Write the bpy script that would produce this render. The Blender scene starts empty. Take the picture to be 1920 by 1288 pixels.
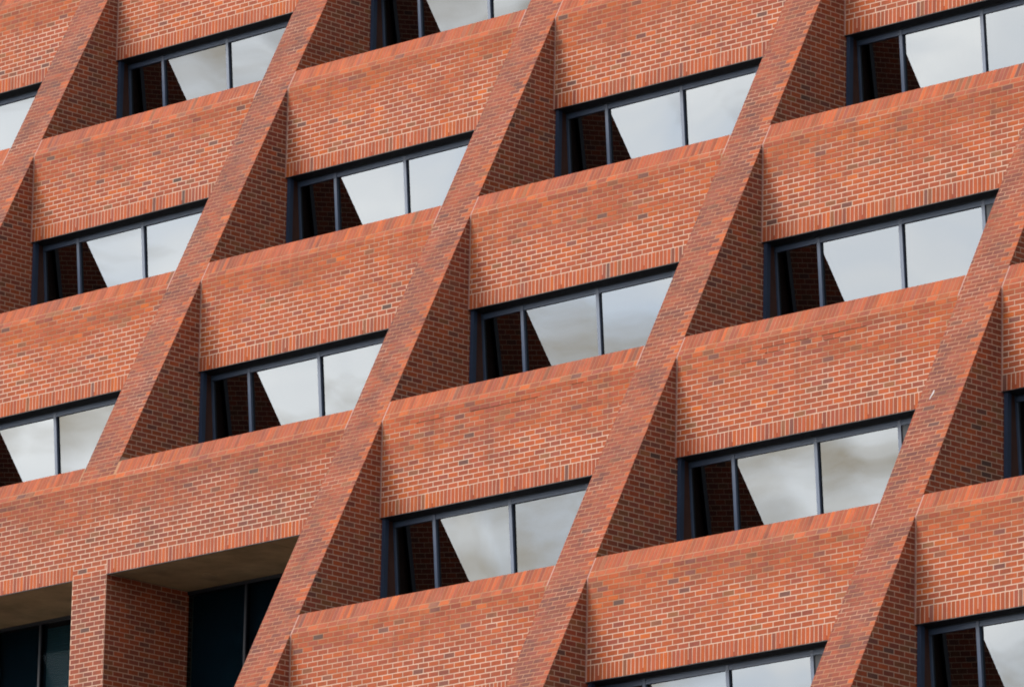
import bpy, math, random
from mathutils import Matrix, Vector

random.seed(7)
scene = bpy.context.scene
col = scene.collection
R = math.radians

# ------------------------------------------------------------------ camera
BL = 0.2127                      # brick pitch
C = 0.3731 * BL                  # course height
H = 45 * C                       # storey height
D = 1.7644                       # set-back of each storey
A = 19 * C                       # from the sill kink down to the lintel's underside
B = 4.06 * C                     # height of the sloped sill
FW = 0.79                        # width of a fin
XF = {0: 0.0235, 1: 6.1918, 2: 12.4134, 3: 18.5049, 4: 24.6238, 5: 30.8415, 6: 37.0099}
LS = math.hypot(H, D)

CAM = Vector((93.3193, -69.9714, -21.3204))
YAW, PITCH, ROLL = -0.787739, 0.2469975, 0.0209172
LENS = 248.75
f = Vector((math.sin(YAW) * math.cos(PITCH), math.cos(YAW) * math.cos(PITCH), math.sin(PITCH)))
r0 = Vector((math.cos(YAW), -math.sin(YAW), 0.0))
u0 = r0.cross(f)
rv = math.cos(ROLL) * r0 + math.sin(ROLL) * u0
uv = -math.sin(ROLL) * r0 + math.cos(ROLL) * u0
cam_data = bpy.data.cameras.new("camera")
cam = bpy.data.objects.new("camera", cam_data)
col.objects.link(cam)
cam.matrix_world = Matrix(((rv.x, uv.x, -f.x, CAM.x), (rv.y, uv.y, -f.y, CAM.y), (rv.z, uv.z, -f.z, CAM.z), (0, 0, 0, 1)))
cam_data.lens = LENS
cam_data.sensor_width = 36
cam_data.clip_start = 1.0
cam_data.clip_end = 2000
scene.camera = cam
FPX = LENS / 36 * 1920


def project(p):
    d = Vector(p) - CAM
    z = d.dot(f)
    return 960 + FPX * d.dot(rv) / z, 644 - FPX * d.dot(uv) / z, z


# ------------------------------------------------------------------ light
SUN_DIR = Vector((-0.63, -0.62, 0.45)).normalized()      # towards the sun
SUN_EL = math.asin(SUN_DIR.z)
SUN_AZ = math.atan2(SUN_DIR.x, SUN_DIR.y)
world = bpy.data.worlds.new("World")
scene.world = world
world.use_nodes = True
wt = world.node_tree
wt.nodes.clear()


def N(t, kind, **kw):
    n = t.nodes.new(kind)
    for k, v in kw.items():
        setattr(n, k, v)
    return n


def ramp(t, stops, interp='LINEAR'):
    n = t.nodes.new('ShaderNodeValToRGB')
    n.color_ramp.interpolation = interp
    el = n.color_ramp.elements
    while len(el) > 1:
        el.remove(el[-1])
    el[0].position = stops[0][0]
    el[0].color = stops[0][1]
    for p, c in stops[1:]:
        e = el.new(p)
        e.color = c
    return n


def mixc(t, fac, a, b, blend='MIX'):
    n = t.nodes.new('ShaderNodeMix')
    n.data_type = 'RGBA'
    n.blend_type = blend
    for sock, v in ((n.inputs[0], fac), (n.inputs[6], a), (n.inputs[7], b)):
        if isinstance(v, bpy.types.NodeSocket):
            t.links.new(v, sock)
        else:
            sock.default_value = v
    return n.outputs[2]


def mth(t, op, a, b=None, c=None, clamp=False):
    n = t.nodes.new('ShaderNodeMath')
    n.operation = op
    n.use_clamp = clamp
    for i, v in enumerate((a, b, c)):
        if v is None:
            continue
        if isinstance(v, bpy.types.NodeSocket):
            t.links.new(v, n.inputs[i])
        else:
            n.inputs[i].default_value = v
    return n.outputs[0]


def noise(t, vec, scale, detail=3.0, rough=0.55, dist=0.0):
    n = t.nodes.new('ShaderNodeTexNoise')
    n.inputs['Scale'].default_value = scale
    n.inputs['Detail'].default_value = detail
    n.inputs['Roughness'].default_value = rough
    n.inputs['Distortion'].default_value = dist
    if vec is not None:
        t.links.new(vec, n.inputs['Vector'])
    return n


def mapping(t, vec, scale=(1, 1, 1), loc=(0, 0, 0), rot=(0, 0, 0)):
    n = t.nodes.new('ShaderNodeMapping')
    n.inputs['Scale'].default_value = scale
    n.inputs['Location'].default_value = loc
    n.inputs['Rotation'].default_value = rot
    t.links.new(vec, n.inputs['Vector'])
    return n.outputs[0]


sky = N(wt, 'ShaderNodeTexSky', sky_type='NISHITA', sun_disc=False)
sky.sun_elevation = SUN_EL
sky.sun_rotation = SUN_AZ
sky.air_density = 1.0
sky.dust_density = 1.5
sky.ozone_density = 1.0
tc = N(wt, 'ShaderNodeTexCoord')
cl1 = noise(wt, mapping(wt, tc.outputs['Generated'], (1, 1, 2.6), (0.37, 0.11, 0.2)), 5.5, 7.0, 0.58, 0.6)
cl2 = noise(wt, mapping(wt, tc.outputs['Generated'], (1, 1, 2.2), (3.1, 1.7, 0.4)), 15.0, 4.0, 0.5, 0.5)
cover = mth(wt, 'ADD', mth(wt, 'MULTIPLY', cl1.outputs[0], 0.62), mth(wt, 'MULTIPLY', cl2.outputs[0], 0.38))
cmask = ramp(wt, [(0.41, (0, 0, 0, 1)), (0.50, (1, 1, 1, 1))])
wt.links.new(cover, cmask.inputs[0])
cshade = ramp(wt, [(0.36, (10.2, 11.2, 12.6, 1)), (0.5, (12.8, 13.0, 13.2, 1)), (0.62, (15.2, 15.1, 14.8, 1))])
wt.links.new(cl2.outputs[0], cshade.inputs[0])
# thin cloud lit from behind: brighter towards the veiled sun
dotn = N(wt, 'ShaderNodeVectorMath', operation='DOT_PRODUCT')
wt.links.new(tc.outputs['Generated'], dotn.inputs[0])
dotn.inputs[1].default_value = SUN_DIR
glow = mth(wt, 'POWER', mth(wt, 'MAXIMUM', dotn.outputs['Value'], 0.0), 2.6)
gl_f = mth(wt, 'MULTIPLY_ADD', glow, 3.9, 1.0)
gcol = N(wt, 'ShaderNodeCombineColor')
for i_ in range(3):
    wt.links.new(gl_f, gcol.inputs[i_])
cloud = mixc(wt, 1.0, cshade.outputs[0], gcol.outputs[0], 'MULTIPLY')
wcol = mixc(wt, cmask.outputs[0], sky.outputs[0], cloud)
bg = N(wt, 'ShaderNodeBackground')
bg.inputs['Strength'].default_value = 0.05
wt.links.new(wcol, bg.inputs[0])
wo = N(wt, 'ShaderNodeOutputWorld')
wt.links.new(bg.outputs[0], wo.inputs[0])

sun_data = bpy.data.lights.new("sun", 'SUN')
sun_data.energy = 1.5
sun_data.angle = R(25)
sun_data.color = (1.0, 0.95, 0.88)
sun = bpy.data.objects.new("sun", sun_data)
col.objects.link(sun)
sun.rotation_euler = (-SUN_DIR).to_track_quat('-Z', 'Y').to_euler()
sun.location = SUN_DIR * 80

scene.view_settings.view_transform = 'Standard'
scene.view_settings.look = 'None'
scene.view_settings.gamma = 1.0
scene.view_settings.use_curve_mapping = False
scene.view_settings.exposure = 1.05
scene.cycles.pixel_filter_type = 'BLACKMAN_HARRIS'
scene.cycles.filter_width = 1.9            # the lens is a little soft


# ------------------------------------------------------------------ materials
def lin(c, k=1.0):
    out = []
    for v in c:
        v = v / 255.0
        out.append((v / 12.92 if v <= 0.04045 else ((v + 0.055) / 1.055) ** 2.4) * k)
    return (out[0], out[1], out[2], 1.0)


def new_mat(name):
    m = bpy.data.materials.new(name)
    m.use_nodes = True
    t = m.node_tree
    t.nodes.clear()
    o = t.nodes.new('ShaderNodeOutputMaterial')
    p = t.nodes.new('ShaderNodeBsdfPrincipled')
    t.links.new(p.outputs[0], o.inputs[0])
    return m, t, p, o


ALB = 0.37


def brick_material(name, individual):
    m, t, p, o = new_mat(name)
    if individual:
        src = N(t, 'ShaderNodeObjectInfo').outputs['Color']
    else:
        src = N(t, 'ShaderNodeAttribute', attribute_name='tone').outputs['Color']
    sep = N(t, 'ShaderNodeSeparateColor')
    t.links.new(src, sep.inputs[0])
    pos = N(t, 'ShaderNodeNewGeometry').outputs['Position']
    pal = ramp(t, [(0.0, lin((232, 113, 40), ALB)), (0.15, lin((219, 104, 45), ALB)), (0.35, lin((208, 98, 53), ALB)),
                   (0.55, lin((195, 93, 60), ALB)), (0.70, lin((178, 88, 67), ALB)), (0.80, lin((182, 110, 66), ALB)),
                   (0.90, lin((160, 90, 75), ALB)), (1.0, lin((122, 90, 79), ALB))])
    bt = noise(t, mapping(t, pos, (1, 1, 1), (2.0, 7.0, 3.0)), 0.55, 3.0, 0.5)
    t.links.new(mth(t, 'ADD', sep.outputs[0], mth(t, 'MULTIPLY', mth(t, 'SUBTRACT', bt.outputs[0], 0.5), 0.5), clamp=True), pal.inputs[0])
    br = mth(t, 'MULTIPLY_ADD', sep.outputs[1], 0.55, 0.72)
    mott = noise(t, pos, 38.0, 4.0, 0.65)
    br = mth(t, 'MULTIPLY', br, mth(t, 'MULTIPLY_ADD', mott.outputs[0], 0.5, 0.75))
    comb = N(t, 'ShaderNodeCombineColor')
    for i in range(3):
        t.links.new(br, comb.inputs[i])
    c1 = mixc(t, 1.0, pal.outputs[0], comb.outputs[0], 'MULTIPLY')
    # weathering: grey-violet grime in patches
    dn = noise(t, mapping(t, pos, (1.0, 1.0, 1.3)), 1.7, 6.0, 0.65, 0.4)
    dfac = ramp(t, [(0.42, (0, 0, 0, 1)), (0.60, (1, 1, 1, 1))])
    t.links.new(dn.outputs[0], dfac.inputs[0])
    dirt = mth(t, 'MULTIPLY', sep.outputs[2], mth(t, 'MULTIPLY_ADD', dfac.outputs[0], 0.65, 0.25), clamp=True)
    c2 = mixc(t, dirt, c1, lin((112, 66, 58), ALB))
    # faint run-off streaks
    sn = noise(t, mapping(t, pos, (5.0, 5.0, 0.5)), 1.0, 4.0, 0.6)
    sr = ramp(t, [(0.52, (0, 0, 0, 1)), (0.72, (1, 1, 1, 1))])
    t.links.new(sn.outputs[0], sr.inputs[0])
    c2 = mixc(t, mth(t, 'MULTIPLY', sr.outputs[0], 0.42), c2, lin((128, 76, 62), ALB))
    # thin lime bloom
    en = noise(t, mapping(t, pos, (1.0, 1.0, 1.0), (4.2, 1.3, 7.7)), 2.6, 5.0, 0.6)
    ef = ramp(t, [(0.5, (0, 0, 0, 1)), (0.75, (1, 1, 1, 1))])
    t.links.new(en.outputs[0], ef.inputs[0])
    c3 = mixc(t, mth(t, 'MULTIPLY', ef.outputs[0], 0.14), c2, lin((205, 150, 128), ALB))
    t.links.new(c3, p.inputs['Base Color'])
    p.inputs['Roughness'].default_value = 0.88
    p.inputs['Specular IOR Level'].default_value = 0.25
    bn = noise(t, pos, 140.0, 3.0, 0.6)
    bump = N(t, 'ShaderNodeBump')
    bump.inputs['Strength'].default_value = 0.35
    bump.inputs['Distance'].default_value = 0.004
    t.links.new(bn.outputs[0], bump.inputs['Height'])
    t.links.new(bump.outputs[0], p.inputs['Normal'])
    return m


def mortar_material(name, mode):
    m, t, p, o = new_mat(name)
    pos = N(t, 'ShaderNodeNewGeometry').outputs['Position']
    pale = lin((246, 210, 186), ALB * 1.2)
    tan = lin((208, 152, 118), ALB) if mode != 'fin' else lin((204, 148, 118), ALB)
    dark = lin((112, 84, 68), ALB)
    n1 = noise(t, mapping(t, pos, (0.45, 0.45, 2.4)), 1.3, 4.0, 0.6)
    if mode == 'panel':
        # lower courses of each panel were repointed with paler mortar
        sep = N(t, 'ShaderNodeSeparateXYZ')
        t.links.new(pos, sep.inputs[0])
        zr = mth(t, 'ADD', mth(t, 'FRACT', mth(t, 'SUBTRACT', mth(t, 'DIVIDE', sep.outputs[2], H), 0.3)), 0.3)
        w = mth(t, 'ADD', zr, mth(t, 'MULTIPLY', mth(t, 'SUBTRACT', n1.outputs[0], 0.5), 0.8))
        fr = ramp(t, [(0.74, (1, 1, 1, 1)), (0.96, (0, 0, 0, 1))])
        t.links.new(w, fr.inputs[0])
        fac = fr.outputs[0]
    elif mode == 'fin':
        fr = ramp(t, [(0.5, (0, 0, 0, 1)), (0.78, (0.6, 0.6, 0.6, 1))])
        t.links.new(n1.outputs[0], fr.inputs[0])
        fac = fr.outputs[0]
    else:
        fac = 0.8
    c = mixc(t, fac, tan, pale)
    n2 = noise(t, mapping(t, pos, (1, 1, 1), (9, 2, 5)), 2.2, 5.0, 0.65)
    dr = ramp(t, [(0.5, (0, 0, 0, 1)), (0.72, (1, 1, 1, 1))])
    t.links.new(n2.outputs[0], dr.inputs[0])
    c = mixc(t, mth(t, 'MULTIPLY', dr.outputs[0], 0.6 if mode == 'fin' else 0.28), c, dark)
    n3 = noise(t, pos, 60.0, 3.0, 0.6)
    c = mixc(t, mth(t, 'MULTIPLY', n3.outputs[0], 0.3), c, tan)
    t.links.new(c, p.inputs['Base Color'])
    p.inputs['Roughness'].default_value = 0.95
    p.inputs['Specular IOR Level'].default_value = 0.1
    return m


def plain(name, rgb, rough=0.8, var=0.2, scale=4.0, spec=0.3, k=ALB):
    m, t, p, o = new_mat(name)
    pos = N(t, 'ShaderNodeNewGeometry').outputs['Position']
    n = noise(t, pos, scale, 5.0, 0.6)
    a = lin(rgb, k)
    lo = tuple(x * (1 - var) for x in a[:3]) + (1,)
    hi = tuple(x * (1 + var) for x in a[:3]) + (1,)
    rr = ramp(t, [(0.3, lo), (0.7, hi)])
    t.links.new(n.outputs[0], rr.inputs[0])
    t.links.new(rr.outputs[0], p.inputs['Base Color'])
    p.inputs['Roughness'].default_value = rough
    p.inputs['Specular IOR Level'].default_value = spec
    return m


def glass_material(name, refl_ior, tint, wob):
    m, t, p, o = new_mat(name)
    t.nodes.remove(p)
    gl = N(t, 'ShaderNodeBsdfGlossy')
    gl.inputs['Roughness'].default_value = 0.0
    gl.inputs['Color'].default_value = (0.93, 0.97, 1.0, 1)
    tr = N(t, 'ShaderNodeBsdfTransparent')
    tr.inputs['Color'].default_value = tint
    fr = N(t, 'ShaderNodeFresnel')
    fr.inputs['IOR'].default_value = refl_ior
    mx = N(t, 'ShaderNodeMixShader')
    t.links.new(fr.outputs[0], mx.inputs[0])
    t.links.new(tr.outputs[0], mx.inputs[1])
    t.links.new(gl.outputs[0], mx.inputs[2])
    t.links.new(mx.outputs[0], o.inputs[0])
    return m


def brick_texture_material(name):
    m, t, p, o = new_mat(name)
    pos = N(t, 'ShaderNodeNewGeometry').outputs['Position']
    sep = N(t, 'ShaderNodeSeparateXYZ')
    t.links.new(pos, sep.inputs[0])
    cmb = N(t, 'ShaderNodeCombineXYZ')
    t.links.new(mth(t, 'ADD', sep.outputs[0], sep.outputs[1]), cmb.inputs[0])
    t.links.new(sep.outputs[2], cmb.inputs[1])
    b = N(t, 'ShaderNodeTexBrick')
    b.inputs['Scale'].default_value = 1.0
    b.inputs['Brick Width'].default_value = BL
    b.inputs['Row Height'].default_value = C
    b.inputs['Mortar Size'].default_value = 0.005
    b.inputs['Color1'].default_value = lin((205, 82, 54), ALB)
    b.inputs['Color2'].default_value = lin((165, 76, 66), ALB)
    b.inputs['Mortar'].default_value = lin((205, 150, 120), ALB)
    t.links.new(cmb.outputs[0], b.inputs['Vector'])
    t.links.new(b.outputs[0], p.inputs['Base Color'])
    p.inputs['Roughness'].default_value = 0.9
    return m


M_BRICK = brick_material('brick_joined', False)
M_BRICK1 = brick_material('brick_single', True)
M_MORTAR = mortar_material('mortar_panel', 'panel')
M_MORTARF = mortar_material('mortar_fin', 'fin')
M_MORTARS = mortar_material('mortar_side', 'side')
M_SEAL = plain('sealant', (214, 156, 142), 0.7, 0.12, 6.0)
M_FRAME = plain('slate_blue_frame', (78, 94, 120), 0.42, 0.12, 3.0, 0.4, 0.55)
M_HEAD = plain('dark_head_frame', (34, 38, 48), 0.5, 0.15, 3.0, 0.3, 0.5)
M_LINE = plain('brown_lining', (92, 62, 54), 0.6, 0.15, 6.0, 0.2, 0.5)  # added lining, browned so its reflection blends with the reflected brick
M_POST = plain('shaded_frame', (48, 64, 90), 0.45, 0.12, 3.0, 0.4, 0.5)  # frame paint darkened: the jamb's shade is put into the colour
M_GLASS = glass_material('reflective_glass', 1.94, (0.10, 0.11, 0.11, 1), 0.05)
M_GLASSD = glass_material('dark_glass', 1.05, (0.5, 0.6, 0.64, 1), 0.02)
M_STEEL = plain('lintel_steel', (40, 42, 50), 0.6, 0.2, 8.0, 0.3, 0.5)
M_CONC = plain('soffit_concrete', (164, 142, 114), 0.9, 0.3, 1.6, 0.3, 0.6)
M_INT = plain('interior_plaster', (120, 116, 108), 0.9, 0.1, 1.0)
M_BLIND = plain('blind_slat', (205, 202, 178), 0.6, 0.1, 2.0, 0.3, 0.8)
M_BLINDT = plain('teal_blind_slat', (120, 150, 150), 0.6, 0.1, 2.0, 0.3, 0.5)
M_SHEET = plain('teal_backing_sheet', (46, 68, 78), 0.9, 0.15, 1.5, 0.2, 0.6)  # tone of the added sheets behind the loggia panes
M_CORE = brick_texture_material('plain_brickwork')
M_GROUND = plain('paving', (108, 106, 98), 0.95, 0.15, 0.5, 0.2, 0.6)
M_BACK = plain('dark_backing', (84, 66, 56), 0.95, 0.2, 5.0, 0.1)


# ------------------------------------------------------------------ mesh helpers
class MB:
    def __init__(self):
        self.v, self.f, self.t, self.mi = [], [], [], []

    def box(self, x0, x1, y0, y1, z0, z1, mi=0):
        n = len(self.v)
        self.v += [(x0, y0, z0), (x1, y0, z0), (x1, y1, z0), (x0, y1, z0), (x0, y0, z1), (x1, y0, z1), (x1, y1, z1), (x0, y1, z1)]
        for q in ((0, 3, 2, 1), (4, 5, 6, 7), (0, 1, 5, 4), (1, 2, 6, 5), (2, 3, 7, 6), (3, 0, 4, 7)):
            self.f.append(tuple(n + i for i in q))
            self.mi.append(mi)

    def prism(self, polyyz, x0, x1):           # polygon in YZ extruded along X
        n = len(self.v)
        k = len(polyyz)
        self.v += [(x0, y, z) for y, z in polyyz] + [(x1, y, z) for y, z in polyyz]
        self.f.append(tuple(n + i for i in range(k)))
        self.f.append(tuple(n + k + i for i in reversed(range(k))))
        for i in range(k):
            j = (i + 1) % k
            self.f.append((n + i, n + k + i, n + k + j, n + j))
        self.mi += [0] * (k + 2)

    def brick(self, O, U, V, Nn, poly, tone, thick=0.03, cham=0.0025, proud=0.0):
        k = len(poly)
        n = len(self.v)
        ar = sum(poly[i][0] * poly[(i + 1) % k][1] - poly[(i + 1) % k][0] * poly[i][1] for i in range(k))
        if ar < 0:
            poly = poly[::-1]
        nm = []
        for i in range(k):
            a, b = poly[i], poly[(i + 1) % k]
            dx, dy = b[0] - a[0], b[1] - a[1]
            l = math.hypot(dx, dy) or 1e-9
            nm.append((dy / l, -dx / l))
        ins = []
        for i in range(k):
            n1, n2 = nm[i - 1], nm[i]
            dd = max(1 + n1[0] * n2[0] + n1[1] * n2[1], 0.35)
            ins.append((poly[i][0] - cham * (n1[0] + n2[0]) / dd, poly[i][1] - cham * (n1[1] + n2[1]) / dd))
        ox, oy, oz = O
        for ring, w in ((poly, -thick), (poly, proud - cham), (ins, proud)):
            for a, b in ring:
                self.v.append((ox + U[0] * a + V[0] * b + Nn[0] * w, oy + U[1] * a + V[1] * b + Nn[1] * w, oz + U[2] * a + V[2] * b + Nn[2] * w))
        for rr in (0, k):
            for i in range(k):
                j = (i + 1) % k
                self.f.append((n + rr + i, n + rr + j, n + rr + k + j, n + rr + k + i))
        self.f.append(tuple(n + 2 * k + i for i in range(k)))
        self.t += [tone] * (3 * k)
        self.mi += [0] * (2 * k + 1)

    def build(self, name, mats, parent=None, kind=None):
        if not isinstance(mats, (list, tuple)):
            mats = [mats]
        me = bpy.data.meshes.new(name)
        me.from_pydata(self.v, [], self.f)
        for m in mats:
            me.materials.append(m)
        if len(mats) > 1:
            me.polygons.foreach_set('material_index', self.mi)
        if self.t:
            at = me.attributes.new('tone', 'FLOAT_COLOR', 'POINT')
            flat = []
            for q in self.t:
                flat += [q[0], q[1], q[2], 1.0]
            at.data.foreach_set('color', flat)
        me.update()
        o = bpy.data.objects.new(name, me)
        col.objects.link(o)
        if parent is not None:
            o.parent = parent
            o.matrix_parent_inverse = Matrix.Translation(-BASE)
        if kind:
            o['kind'] = kind
        return o


def clip(poly, a, b, c):                 # keep a*x+b*y+c >= 0
    out = []
    for i in range(len(poly)):
        p, q = poly[i - 1], poly[i]
        dp, dq = a * p[0] + b * p[1] + c, a * q[0] + b * q[1] + c
        if (dp >= 0) != (dq >= 0):
            s = dp / (dp - dq)
            out.append((p[0] + s * (q[0] - p[0]), p[1] + s * (q[1] - p[1])))
        if dq >= 0:
            out.append(q)
    return out


def area(poly):
    return abs(sum(poly[i - 1][0] * poly[i][1] - poly[i][0] * poly[i - 1][1] for i in range(len(poly)))) / 2


def jit(poly, s=0.0012):
    return [(x + random.uniform(-s, s), y + random.uniform(-s, s)) for x, y in poly]


J = 0.0138


def rows(u0_, u1_, v0, v1, length, height, off=0.0, start=0):
    """running bond rectangles, courses counted downward from v1"""
    n = int(round((v1 - v0) / height))
    for j in range(n):
        vb, vt = v1 - (j + 1) * height, v1 - j * height
        o = off + (0.5 * length if (j + start) % 2 else 0.0)
        u = u0_ - length + (o % length)
        while u < u1_:
            a, b = max(u + J / 2, u0_ + J / 2), min(u + length - J / 2, u1_ - J / 2)
            if b - a > 0.02:
                yield j, (a, b, vb + J / 2, vt - J / 2), (b - a) > length - J - 1e-4
            u += length


def slope_y(z):
    return z * D / H


BASE = Vector((18.0, -12.0, -23.0))
building = bpy.data.objects.new('office_building', None)
col.objects.link(building)
building.location = BASE
building['label'] = 'red brick office building with sloping brick fins and stepped bands of dark-framed windows'
building['category'] = 'building'

X3, Y3, Z3 = (1, 0, 0), (0, 1, 0), (0, 0, 1)
NEG_Y = (0, -1, 0)
VS = (0, D / LS, H / LS)
NS = (0, -H / LS, D / LS)
CS = LS / 50

singles = []          # (area, kind, parent, O, U, V, N, rect, tone, proud) candidates for bricks of their own


def hidden_by_fin(p, i):
    """does the fin right of bay i stand between the camera and p"""
    if i + 1 not in XF:
        return False
    xf = XF[i + 1] - FW
    d = CAM - Vector(p)
    s = (xf - p[0]) / d.x
    q = Vector(p) + d * s
    return q.y > slope_y(q.z) and q.x > p[0] and not (i == 1 and q.z < H)


def put(mb, kind, parent, O, U, V, Nn, rect, tone, proud, full, bay, thick=0.03):
    a, b, c, d = rect
    if full:
        pc = Vector(O) + Vector(U) * ((a + b) / 2) + Vector(V) * ((c + d) / 2)
        x, y, z = project(pc)
        if 6 < x < 1914 and 6 < y < 1282 and not hidden_by_fin(pc, bay):
            pa = [project(Vector(O) + Vector(U) * s + Vector(V) * w)[:2] for s, w in ((a, c), (b, c), (b, d), (a, d))]
            singles.append((area(pa), kind, parent, O, U, V, Nn, rect, tone, proud, mb, thick))
            return
    mb.brick(O, U, V, Nn, jit([(a, c), (b, c), (b, d), (a, d)]), tone, thick, 0.0025, proud)


def tone_panel(dirt=0.25):
    q = random.random()
    if q < 0.008:
        r_ = random.uniform(0.9, 1.0)
    elif q < 0.045:
        r_ = random.uniform(0.76, 0.9)
    else:
        r_ = min(1, abs(random.gauss(0.34, 0.13)))
    return (r_, random.uniform(0.25, 0.75), dirt * random.random())


def tone_fin(edge):
    if edge and random.random() < 0.75:
        return (random.uniform(0.02, 0.35), random.uniform(0.2, 0.7), 0.3)
    q = random.random()
    r_ = random.uniform(0.8, 0.92) if q < 0.03 else random.uniform(0.3, 0.66)
    return (r_, random.uniform(0.1, 0.5), random.uniform(0.6, 0.95))


def tone_pier():
    t_ = tone_panel(0.3)
    return (min(1.0, t_[0] * 0.8 + 0.25), t_[1] * 0.6, t_[2] + 0.4)


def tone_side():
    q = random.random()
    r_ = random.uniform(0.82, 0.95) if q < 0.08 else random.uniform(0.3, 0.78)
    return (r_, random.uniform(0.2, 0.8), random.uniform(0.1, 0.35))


def in_view(pts, m=170):
    px = [project(p) for p in pts]
    xs, ys = [q[0] for q in px], [q[1] for q in px]
    return max(xs) > -m and min(xs) < 1920 + m and max(ys) > -m and min(ys) < 1288 + m


# open joints in two weathered panels: (bay, storey) -> list of (bed joint number below the sill, x from, x to)
CRACKS = {(4, 1): [(2, 1.65, 2.6), (2, 2.85, 3.7), (3, 1.75, 2.05), (3, 2.9, 3.2), (4, 1.3, 1.75)],
          (3, 1): [(2, 0.75, 1.3), (2, 1.9, 3.3), (1, 4.0, 4.25)]}


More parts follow.
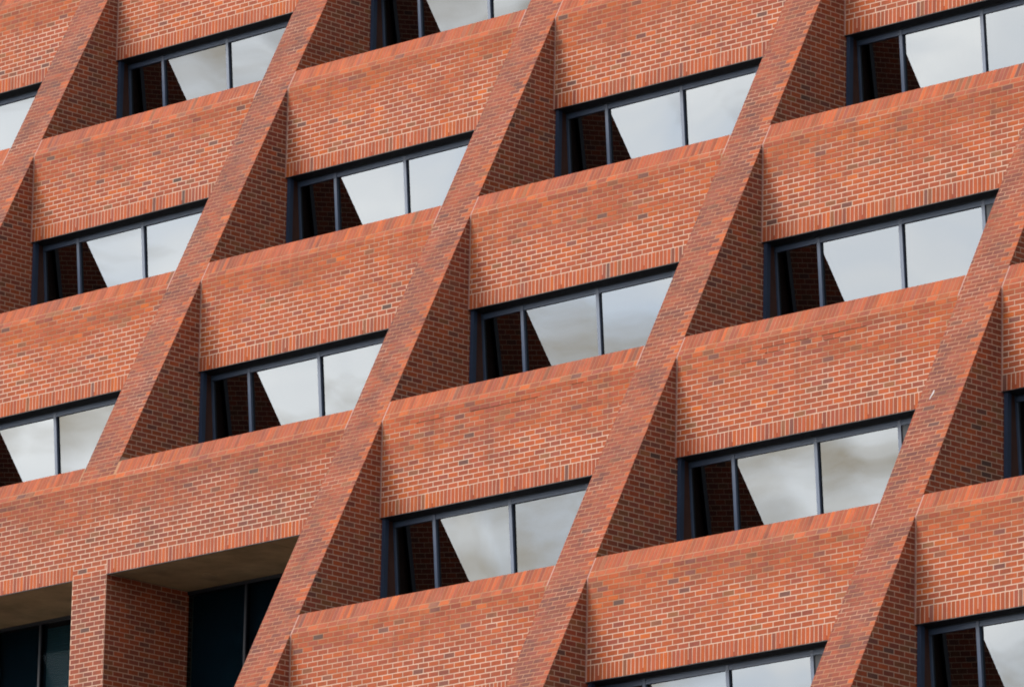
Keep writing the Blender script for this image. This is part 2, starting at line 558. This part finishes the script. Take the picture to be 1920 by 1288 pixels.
# ------------------------------------------------------------------ spandrels: sloped sill, stretcher courses, soldier lintel
def spandrel(bay, k, xa, xb, left_joint=True, right_joint=True, gaps=()):
    y = k * D
    zp = k * H
    ws = 0.022                                   # sealant width
    ia, ib = xa + (ws if left_joint else 0.0), xb - (ws if right_joint else 0.0)
    core = MB()
    rec = 0.0025
    th = 0.26
    yb = y + B * D / H
    # body: profile in YZ
    prof = [(y + 0.045, zp - A + 0.012), (y + th, zp - A + 0.012), (y + D * 0.98, zp + B - 0.06), (yb + 0.02, zp + B - 0.012),
            (y + 0.045, zp + 0.0)]
    zu = zp - A + (0.012 if not gaps else 0.21)
    prof = [(y + 0.045, zu), (y + 0.46, zu), (y + 0.46, zp - 0.3), (y + D - 0.02, zp - 0.1),
            (y + D - 0.02, zp + B - 0.05), (yb + 0.035, zp + B - 0.03), (y + 0.045, zp - 0.03)]
    core.prism(prof, xa, xb)
    part = core.build('spandrel', M_BACK, building)
    # mortar sheets: bed by bed so that an open joint is a real gap
    mo = MB()
    cr = CRACKS.get((bay, k), [])
    for j in range(0, 17):
        zc = zp - j * C
        cuts = [(xa + p, xa + q) for jj, p, q in cr if jj == j]
        segs = [(xa, xb)]
        for p, q in cuts:
            ns = []
            for s, e in segs:
                if q <= s or p >= e:
                    ns.append((s, e))
                else:
                    if p > s:
                        ns.append((s, p))
                    if q < e:
                        ns.append((q, e))
            segs = ns
        z1 = zc + (0.011 if j else 0)
        z0 = zc - 0.011
        for p_, q_ in cuts:
            mo.box(p_, q_, y + rec + 0.009, y + 0.03, z0, z1)
        for s_, e_ in segs:
            mo.box(s_, e_, y + rec, y + 0.02, z0, z1)
        mo.box(xa, xb, y + rec, y + 0.02, zc - C + 0.011 if j < 16 else zp - A + 0.004, z0)
    O = (0, y, zp)
    # sloped sheet
    n = len(mo.v)
    e0 = Vector((0, y, zp)) - Vector(NS) * rec
    e1 = e0 + Vector(VS) * (B * LS / H)
    for q in ((xa, e0), (xb, e0), (xb, e1), (xa, e1)):
        mo.v.append((q[0], q[1].y, q[1].z))
    mo.f.append((n, n + 1, n + 2, n + 3))
    mo.mi.append(0)
    mo.build('mortar', M_MORTAR, part)
    bk = MB()
    # stretcher courses
    holes = gaps
    for j, (a, b, c, d), full in rows(ia, ib, -16 * C, 0.0, BL, C, off=0.06 + 0.031 * bay, start=k):
        top = j < 6
        tn = tone_panel(0.5 if j < 2 else 0.28)
        if bay in (1, 2) and k == 1:
            tn = (tn[0] * 0.75 + 0.2, tn[1] * 0.8, tn[2] + 0.25)
        put(bk, 'brick', part, O, X3, Z3, NEG_Y, (a, b, c, d), tn, random.uniform(-0.0012, 0.0012) + 0.0, full, bay)
    # sloped stretcher course under the rowlocks
    lsl = B * LS / H
    v1 = 0.1
    for j, (a, b, c, d), full in rows(ia, ib, 0.004, v1 - 0.002, BL, v1 - 0.006, off=0.11):
        tn = tone_panel(0.6)
        bk.brick(O, X3, VS, NS, jit([(a, c), (b, c), (b, d), (a, d)]), tn, 0.028, 0.0025, random.uniform(-0.001, 0.001))
    # sill rowlocks
    sb = MB()
    nr = max(1, int(round((ib - ia) / C)))
    pw = (ib - ia) / nr
    for q in range(nr):
        a, b = ia + q * pw + J * 0.36, ia + (q + 1) * pw - J * 0.36
        if any(g0 - 0.03 < (a + b) / 2 < g1 + 0.03 for g0, g1 in gaps):
            continue
        tn = tone_panel(0.35)
        tn = (min(tn[0] * 0.9 + 0.05, 0.85), random.uniform(0.1, 0.8), tn[2] + random.choice((0, 0, 0.25)))
        put(sb, 'sill_brick', part, O, X3, VS, NS, (a, b, v1 + J / 2, lsl + 0.008), tn, random.uniform(-0.001, 0.001), True, bay, 0.05)
    for g0, g1 in gaps:                          # a fin lands on the sill: plain courses instead of rowlocks
        for j, (a, b, c, d), full in rows(g0, g1, v1, lsl + 0.004, BL, (lsl + 0.004 - v1) / 3, off=0.05):
            bk.brick(O, X3, VS, NS, jit([(a, c), (b, c), (b, d), (a, d)]), tone_fin(False), 0.028, 0.0025, 0)
    # soldier lintel
    so = MB()
    holes = [(XF[2] - 0.83, XF[2] - 0.03)] if gaps else []
    zs0, zs1 = -19 * C + 0.004, -16 * C
    ns = max(1, int(round((ib - ia) / C)))
    pw = (ib - ia) / ns
    for q in range(ns):
        a, b = ia + q * pw + J * 0.4, ia + (q + 1) * pw - J * 0.4
        if any(g0 - 0.02 < (a + b) / 2 < g1 + 0.02 for g0, g1 in holes):
            continue
        put(so, 'soldier_brick', part, O, X3, Z3, NEG_Y, (a, b, zs0, zs1 - J / 2), tone_panel(0.2), random.uniform(-0.0012, 0.0012), True, bay)
        if q % 11 == 2:                          # weep wick in the joint
            so.brick(O, X3, Z3, NEG_Y, [(b - 0.001, zs0), (b + J * 0.8 + 0.001, zs0), (b + J * 0.8 + 0.001, zs0 + 0.065), (b - 0.001, zs0 + 0.065)],
                     (0.45, 0.3, 0.2), 0.03, 0.001, 0.0005)
    for g0, g1 in holes:
        for j, (a, b, c, d), full in rows(g0, g1, zs0, zs1, BL, C, off=0.02):
            put(bk, 'brick', part, O, X3, Z3, NEG_Y, (a, b, c, d), tone_panel(0.3), 0.0, full, bay)
    # sealant joints
    def slope_strip(x0, x1):
        se = MB()
        pts = []
        for off in (-0.002, -0.03):
            for v in (0.0, lsl):
                for x in (x0, x1):
                    pts.append(Vector((x, y, zp)) + Vector(VS) * v + Vector(NS) * off)
        se.v += [tuple(p) for p in pts]
        for q in ((0, 1, 3, 2), (4, 6, 7, 5), (0, 4, 5, 1), (2, 3, 7, 6), (0, 2, 6, 4), (1, 5, 7, 3)):
            se.f.append(q)
            se.mi.append(0)
        se.build('sealant_joint', M_SEAL, part)
    if left_joint:
        slope_strip(xa + 0.001, xa + ws - 0.002)
        se = MB()
        se.box(xa + 0.0, xa + ws - 0.002, y - 0.002, y + 0.03, zp - A + 0.004, zp - 0.002)
        se.build('sealant_joint', M_SEAL, part)
    if right_joint:
        slope_strip(xb - ws + 0.002, xb - 0.001)
    # lintel steel under the soldiers
    st = MB()
    st.box(xa + 0.002, xb - 0.002, y + 0.004, y + (0.44 if not gaps else 0.025), zp - A - 0.006, zp - A + 0.002)
    st.build('lintel_plate', M_STEEL, part)
    part['_b'] = 1
    del part['_b']
    joined.append((part, bk, 'brickwork'))
    joined.append((part, sb, 'sill_brickwork'))
    joined.append((part, so, 'soldier_brickwork'))
    return part


joined = []


# ------------------------------------------------------------------ windows
def pane_mesh(w, h, parent, mat):
    """a sheet of float glass, very slightly wavy, centred on its own origin"""
    nx, nz = 14, 14
    ph = [random.uniform(0, 6.28) for _ in range(6)]
    am = random.uniform(0.00008, 0.0003)
    kx, kz = random.uniform(2.5, 4.5), random.uniform(1.5, 3.0)
    mb = MB()
    for j in range(nz + 1):
        for i in range(nx + 1):
            x, z = (i / nx - 0.5) * w, (j / nz - 0.5) * h
            y = am * (math.sin(kx * x + ph[0]) + 0.6 * math.sin(kz * z + ph[1]) + 0.5 * math.sin(kx * 1.7 * x + kz * z + ph[2]))
            mb.v.append((x, y, z))
    for j in range(nz):
        for i in range(nx):
            a = j * (nx + 1) + i
            mb.f.append((a, a + 1, a + nx + 2, a + nx + 1))
            mb.mi.append(0)
    n = len(mb.v)
    mb.v += [(-w / 2, 0.01, -h / 2), (w / 2, 0.01, -h / 2), (w / 2, 0.01, h / 2), (-w / 2, 0.01, h / 2)]
    mb.f.append((n, n + 3, n + 2, n + 1))
    mb.mi.append(0)
    o = mb.build('pane', mat, parent)
    o.data.polygons.foreach_set('use_smooth', [True] * len(o.data.polygons))
    return o


TILT = 5.0                                       # glazing leans a little, its head forward


def window(bay, k, xa, xb):
    y = k * D
    zt = k * H - A - 0.007
    zb = (k - 1) * H + B - 0.42
    ff, gl = y + 0.265, y + 0.305                # frame front, glass at its head
    lean = (zt - zb) * math.tan(R(TILT))
    bk_ = gl + (zt - zb) * math.tan(R(TILT)) + 0.03
    fr = MB()
    fr.prism([(ff + lean, zb), (bk_, zb), (bk_, zt), (ff, zt)], xa + 0.012, xa + 0.045)
    win = fr.build('window', M_FRAME, building)
    for nm, b0 in (('jamb', (xb - 0.06, xb - 0.003, ff, bk_, zb, zt)),
                   ('head_frame', (xa + 0.045, xb - 0.061, ff + 0.004, bk_, zt - 0.095, zt)),
                   ('window_sill', (xa + 0.002, xb - 0.003, ff, bk_, zb - 0.08, zb - 0.001))):
        mb = MB()
        mb.box(*b0)
        mb.build(nm, M_FRAME, win)
    rv_ = MB()                                   # metal post standing in front of the brick reveal
    rv_.box(xa + 0.012, xa + 0.078, y + 0.045, y + 0.125, zb, zt)
    rv_.build('jamb_post', M_POST, win)
    rv_ = MB()
    rv_.prism([(y + 0.1255, zb), (ff + lean - 0.001, zb), (ff - 0.001, zt), (y + 0.1255, zt)], xa + 0.004, xa + 0.014)
    rv_.build('reveal_lining', M_LINE, win)
    rv_ = MB()
    rv_.box(xa + 0.036, xa + 0.054, y + 0.036, y + 0.046, zb, zt - 0.001)
    rv_.build('cover_bead', M_POST, win)
    hb = MB()
    hb.box(xa + 0.045, xb - 0.061, ff - 0.03, ff, zt - 0.018, zt - 0.001)
    hb.build('head_bead', M_HEAD, win)
    ms = [xa + 0.898, xa + 2.497, xa + 4.09]
    for i, mx in enumerate(ms):
        mm = MB()
        m0 = ff - 0.008 if i == 0 else ff - 0.004
        mm.prism([(m0 + lean, zb), (bk_ - 0.01, zb), (bk_ - 0.01, zt - 0.019), (m0, zt - 0.019)], mx - 0.03, mx + 0.03)
        mm.build('mullion', M_FRAME, win)
    edges = [xa + 0.045] + ms + [xb - 0.06]
    for i in range(4):
        a = edges[i] + (0.030 if i else 0.0)
        b = edges[i + 1] - (0.030 if i < 3 else 0.0)
        hgt = (zt - 0.095 - zb) / math.cos(R(TILT))
        if i == 3:                               # blank panel behind the next fin
            ip = MB()
            ip.prism([(gl + lean - 0.02, zb), (gl + lean, zb), (gl, zt - 0.096), (gl - 0.02, zt - 0.096)], a + 0.001, b - 0.001)
            ip.build('infill_panel', M_HEAD, win)
            continue
        p = pane_mesh(b - a, hgt, win, M_GLASS)
        # each pane sits a hair out of true
        cx, cz = (a + b) / 2, (zt - 0.095 + zb) / 2
        yc = gl + (zt - 0.095 - zb) / 2 * math.tan(R(TILT))
        p.matrix_basis = Matrix.Translation((cx, yc, cz)) @ Matrix.Rotation(R(TILT + random.gauss(0, 0.2)), 4, 'X') @ Matrix.Rotation(R(random.gauss(0, 0.22)), 4, 'Z')
    if (bay, k) in ((4, 1), (3, 1), (1, 2), (5, 1)):
        bl = MB()
        z = zt - 0.2
        while z > zb + (0.75 if bay == 4 else 0.9):
            bl.box(edges[0] + 0.1, ms[1] - 0.1, bk_ + 0.05, bk_ + 0.062, z - 0.03, z)
            z -= 0.038
        bl.build('blind', M_BLIND, win, 'stuff')
    return win


# ------------------------------------------------------------------ fins
def fin(i, ztop, zbot):
    xr, xl = XF[i], XF[i] - FW
    rec = 0.003
    co = MB()
    dy = rec * LS / H
    co.prism([(slope_y(zbot) + dy, zbot), (slope_y(zbot) + 2.25, zbot), (slope_y(ztop) + 2.25, ztop), (slope_y(ztop) + dy, ztop)], xl + 0.001, xr - 0.006)
    part = co.build('fin', M_MORTARF, building)
    fb = MB()
    # sloping face
    k0 = math.floor(zbot / H)
    O = (0, k0 * D, k0 * H)
    vmax = (ztop - k0 * H) / H * LS
    vmin = (zbot - k0 * H) / H * LS
    j = 0
    n = int(vmax / CS) + 1
    for j in range(n):
        vb, vt = j * CS, (j + 1) * CS
        if vt <= vmin + 1e-3:
            continue
        vb = max(vb, vmin)
        pc = (xr - FW / 2, O[1] + VS[1] * vb, O[2] + VS[2] * vb)
        q = project(pc)
        if not (-200 < q[0] < 2120 and -200 < q[1] < 1490):
            continue
        off = 0.5 * BL if j % 2 else 0.0
        u = xr - (BL - 0.0) + off
        u = xr - 0.10 if j % 2 else xr - BL
        first = True
        while u + BL > xl:
            a, b = max(u + J / 2, xl + 0.001), min(u + BL - J / 2, xr - 0.002)
            if first:
                b = xr - 0.002 - random.uniform(0, 0.006)
            if b - a > 0.02:
                edge = first and (b - a < 0.15 or random.random() < 0.5)
                full = abs((b - a) - (BL - J)) < 1e-4
                put(fb, 'brick', part, O, X3, VS, NS, (a, b, vb + J / 2, vt - J / 2), tone_fin(edge), random.uniform(-0.0012, 0.0012), full, 99)
            first = False
            u -= BL
    joined.append((part, fb, 'brickwork'))
    # side facing the windows on its right
    sb = MB()
    O = (xr, 0, 0)
    kk = math.floor(zbot / H)
    for k in range(kk, math.ceil(ztop / H) + 1):
        zt, zl = k * H, (k - 1) * H
        if (i, k) not in bays_built:
            continue
        for j in range(45):
            z1 = zt - j * C
            z0 = z1 - C
            if z0 < zbot - 1e-4:
                break
            yend = k * D + (0.001 if j < 19 else 0.43)
            ys = slope_y(z0) - 0.05
            yst = k * D - 40 * BL + (BL / 2 if j % 2 else 0) + 0.02
            u = yst
            while u < yend:
                a, b = u + J / 2, u + BL - J / 2
                u += BL
                if b < ys:
                    continue
                b = min(b, yend)
                if b - a < 0.015:
                    continue
                poly = [(a, z0 + J / 2), (b, z0 + J / 2), (b, z1 - J / 2), (a, z1 - J / 2)]
                poly = clip(poly, 1.0, -D / H, -0.004)      # behind the slope
                if len(poly) < 3 or area(poly) < 2.5e-4:
                    continue
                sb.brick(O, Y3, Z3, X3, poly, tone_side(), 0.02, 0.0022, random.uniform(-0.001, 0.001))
    # pale mortar on the side
    ms = MB()
    n0 = len(ms.v)
    xs = xr - 0.0025
    ms.v += [(xs, slope_y(zbot) + 0.01, zbot), (xs, slope_y(zbot) + 2.2, zbot), (xs, slope_y(ztop) + 2.2, ztop), (xs, slope_y(ztop) + 0.01, ztop)]
    ms.f.append((0, 1, 2, 3))
    ms.mi.append(0)
    ms.build('side_mortar', M_MORTARS, part)
    joined.append((part, sb, 'side_brickwork'))
    fins[i] = part


# ------------------------------------------------------------------ lay the building out
bays_built = set()
fins = {}
plan = []
for k in range(-1, 6):
    for bay in range(0, 6):
        if k < 1 and bay < 3:
            continue
        if k == 1 and bay < 3:
            continue
        xa, xb = XF[bay], XF[bay + 1] - FW
        y = k * D
        zs = (k * H + B, (k - 1) * H + B)
        pts = [(xa - 0.8, y, zs[0]), (xb, y, zs[0]), (xa, y, zs[1]), (xb, y, zs[1])]
        if in_view(pts):
            plan.append((bay, k, xa, xb))
            bays_built.add((bay, k))

for bay, k, xa, xb in plan:
    spandrel(bay, k, xa, xb)
    window(bay, k, xa, xb)
# the deep band over the loggia runs through two bays
spandrel(2, 1, XF[1], XF[3] - FW, True, True, gaps=[(XF[2] - FW, XF[2])])

fin(1, 5.4 * H, -0.5 * H)
fin(2, 4.9 * H, H + B)
fin(3, 4.6 * H, -0.9 * H)
fin(4, 4.4 * H, -1.4 * H)
fin(5, 3.4 * H, -1.2 * H)

sp = MB()
zq = 0.53 * H
pts = [(-0.59, 0.0), (-0.575, 0.005), (-0.56, 0.06), (-0.545, 0.10), (-0.55, 0.155), (-0.565, 0.16), (-0.57, 0.11), (-0.585, 0.05)]
sp.brick((XF[5], slope_y(zq), zq), X3, VS, NS, pts, (0, 0, 0), 0.001, 0.0005, 0.0035)
sp.t = []
sp.build('lime_smear', plain('lime_wash', (205, 196, 194), 0.8, 0.3, 30.0, 0.2, 0.55), fins[5])

# ------------------------------------------------------------------ loggia at the lower left
zc = H - A                                   # underside of the band
yb = D + 1.72
p0, p1 = XF[2] - 0.83, XF[2] - 0.03
zf = zc - 3.2
co = MB()
co.box(p0 + 0.003, p1 - 0.003, D + 0.003, yb + 0.3, zf, zc + 0.002)
pil = co.build('pillar', M_MORTARS, building)
pb = MB()
O = (0, D, zc)
for j, (a, b, c, d), full in rows(p0, p1, -40 * C, 0.0, BL, C, off=0.02):
    put(pb, 'brick', pil, O, X3, Z3, NEG_Y, (a, b, c, d), tone_pier(), random.uniform(-0.001, 0.001), full, 2)
O = (p1, 0, zc)
for j, (a, b, c, d), full in rows(D + 0.003, yb + 0.12, -40 * C, 0.0, BL, C, off=0.1):
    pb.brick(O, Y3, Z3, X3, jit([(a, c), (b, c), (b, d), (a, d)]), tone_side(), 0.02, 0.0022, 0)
joined.append((pil, pb, 'brickwork'))
sf = MB()
joint = XF[2] + 3.55
xL, xR = XF[1], XF[3] - FW - 0.004
for a, b in ((xL, p0 - 0.004), (p1 + 0.012, joint - 0.008), (joint + 0.008, xR)):
    so = MB()
    so.box(a, b, D + 0.028, yb + 0.2, zc + 0.004, zc + 0.2)
    so.build('soffit_panel', M_CONC, building)
cp = MB()
n = 20
ccx, ccy = XF[2] + 1.15, D + 1.1
cp.v = [(ccx + 0.11 * math.cos(2 * math.pi * i / n), ccy + 0.11 * math.sin(2 * math.pi * i / n), zc + zz) for zz in (0.006, -0.008) for i in range(n)]
cp.f = [tuple(range(n)), tuple(reversed(range(n, 2 * n)))] + [(i, n + i, n + (i + 1) % n, (i + 1) % n) for i in range(n)]
cp.mi = [0] * len(cp.f)
cp.build('ceiling_plate', M_CONC, building)
gw = MB()
mxs = [XF[2] - 4.6, XF[2] - 3.53, XF[2] - 0.9, XF[2] + 1.32, XF[2] + 2.75, XF[2] + 4.2]
gw.box(xL, xR, yb + 0.002, yb + 0.09, zc - 0.05, zc + 0.018)
gw.box(xL, xR, yb + 0.002, yb + 0.09, zf, zf + 0.08)
glz = gw.build('loggia_glazing', M_HEAD, building)
for mx in mxs:
    mm = MB()
    mm.box(mx - 0.022, mx + 0.022, yb, yb + 0.09, zf + 0.081, zc - 0.051)
    mm.build('mullion', M_HEAD, glz)
ed = [xL] + mxs + [xR]
for a, b in zip(ed[:-1], ed[1:]):
    pm = MB()
    pm.box(a + 0.022, b - 0.022, yb + 0.03, yb + 0.04, zf + 0.081, zc - 0.051)
    pm.build('pane', M_GLASSD, glz)
bl = MB()
z = zc - 0.12
while z > zf + 0.2:
    bl.box(XF[2] - 3.46, XF[2] - 2.3, yb + 0.1, yb + 0.112, z - 0.03, z)
    z -= 0.04
bl.build('blind', M_BLINDT, glz, 'stuff')
cu = MB()  # added sheets, coloured to give the dark panes their teal tone
cu.box(xL, XF[2] - 3.5, yb + 0.14, yb + 0.16, zf, zc - 0.05)
cu.build('backing_sheet', M_SHEET, glz)
cu = MB()
cu.box(XF[2] - 2.2, xR, yb + 0.14, yb + 0.16, zf, zc - 0.05)
cu.build('backing_sheet', M_SHEET, glz)
fl = MB()
fl.box(XF[0], XF[3] - FW - 0.01, D - 0.2, yb + 0.4, zf - 0.4, zf)
fl.build('loggia_floor', M_CONC, building)

# ------------------------------------------------------------------ rooms behind the glass and the mass below
for k in range(-1, 6):
    z = k * H - A
    sl = MB()
    x0 = XF[0] if k > 1 else (XF[3] - FW if k < 1 else XF[0])
    y0 = k * D + 0.47
    if k == 1:
        sl.box(XF[3], XF[6], k * D + 0.47, k * D + 8, z + 0.25, z + 0.55)
        sl.box(XF[0], XF[3] - 0.01, yb + 0.21, yb + 8, z + 0.03, z + 0.55)
    else:
        sl.box(x0, XF[6], y0, k * D + 8, z + 0.25, z + 0.55)
    sl.box(x0, XF[6], k * D + 6.5, k * D + 6.7, z - H + 0.56, z + 0.24)
    sl.build('floor_slab', M_INT, building)
bm = MB()
bm.box(XF[3] - FW, XF[6], -2.6, 8.0, BASE.z, -1.45 * H)
bm.box(XF[0], XF[3] - FW - 0.01, D - 0.15, 9.0, BASE.z, zf - 0.41)
bm.build('base_wall', M_CORE, building)
ew = MB()
ew.box(XF[0] - 0.3, XF[0], 5 * D + 0.6, 16, -1.45 * H, 5.5 * H)
ew.build('end_wall', M_CORE, building)
ew = MB()
ew.box(XF[6], XF[6] + 0.3, 5 * D + 0.6, 16, -1.45 * H, 5.5 * H)
ew.build('end_wall', M_CORE, building)

# ------------------------------------------------------------------ bricks: the 300 that show largest of each kind are parts of their own
protos = {}


def proto(kind, w, h, thick, var):
    key = (kind, round(w, 3), round(h, 3), thick, var)
    if key not in protos:
        mb = MB()
        st = random.getstate()
        random.seed(100 + var)
        mb.brick((0, 0, 0), (1, 0, 0), (0, 1, 0), (0, 0, 1), jit([(-w / 2, -h / 2), (w / 2, -h / 2), (w / 2, h / 2), (-w / 2, h / 2)]), (0, 0, 0), thick, 0.0025, 0.0)
        random.setstate(st)
        me = bpy.data.meshes.new(kind)
        me.from_pydata(mb.v, [], mb.f)
        me.materials.append(M_BRICK1)
        me.update()
        protos[key] = me
    return protos[key]


singles.sort(key=lambda s: -s[0])
count = {}
for s in singles:
    ar, kind, parent, O, U, V, Nn, (a, b, c, d), tone, proud, mb, thick = s
    if count.get(kind, 0) < 300:
        count[kind] = count.get(kind, 0) + 1
        me = proto(kind, b - a, d - c, thick, random.randrange(4))
        o = bpy.data.objects.new(kind, me)
        col.objects.link(o)
        P = Vector(O) + Vector(U) * ((a + b) / 2) + Vector(V) * ((c + d) / 2) + Vector(Nn) * proud
        o.parent = parent
        o.matrix_basis = Matrix(((U[0], V[0], Nn[0], P.x), (U[1], V[1], Nn[1], P.y), (U[2], V[2], Nn[2], P.z), (0, 0, 0, 1)))
        o.color = (tone[0], tone[1], tone[2], 1)
    else:
        mb.brick(O, U, V, Nn, jit([(a, c), (b, c), (b, d), (a, d)]), tone, thick, 0.0025, proud)
for part, mb, nm in joined:
    if mb.v:
        o = mb.build(nm, M_BRICK, part, 'stuff')
        o.matrix_parent_inverse = Matrix.Identity(4)

# children of parts: parts already sit in world coordinates
for o in list(col.objects):
    if o.parent is not None and o.parent is not building:
        o.matrix_parent_inverse = Matrix.Identity(4)

# ------------------------------------------------------------------ ground
g = MB()
g.v = [(-600, -600, BASE.z), (700, -600, BASE.z), (700, 600, BASE.z), (-600, 600, BASE.z)]
g.f = [(0, 1, 2, 3)]
g.mi = [0]
go = g.build('ground', M_GROUND)
go['kind'] = 'structure'
print('bricks single', count, 'candidates', len(singles))
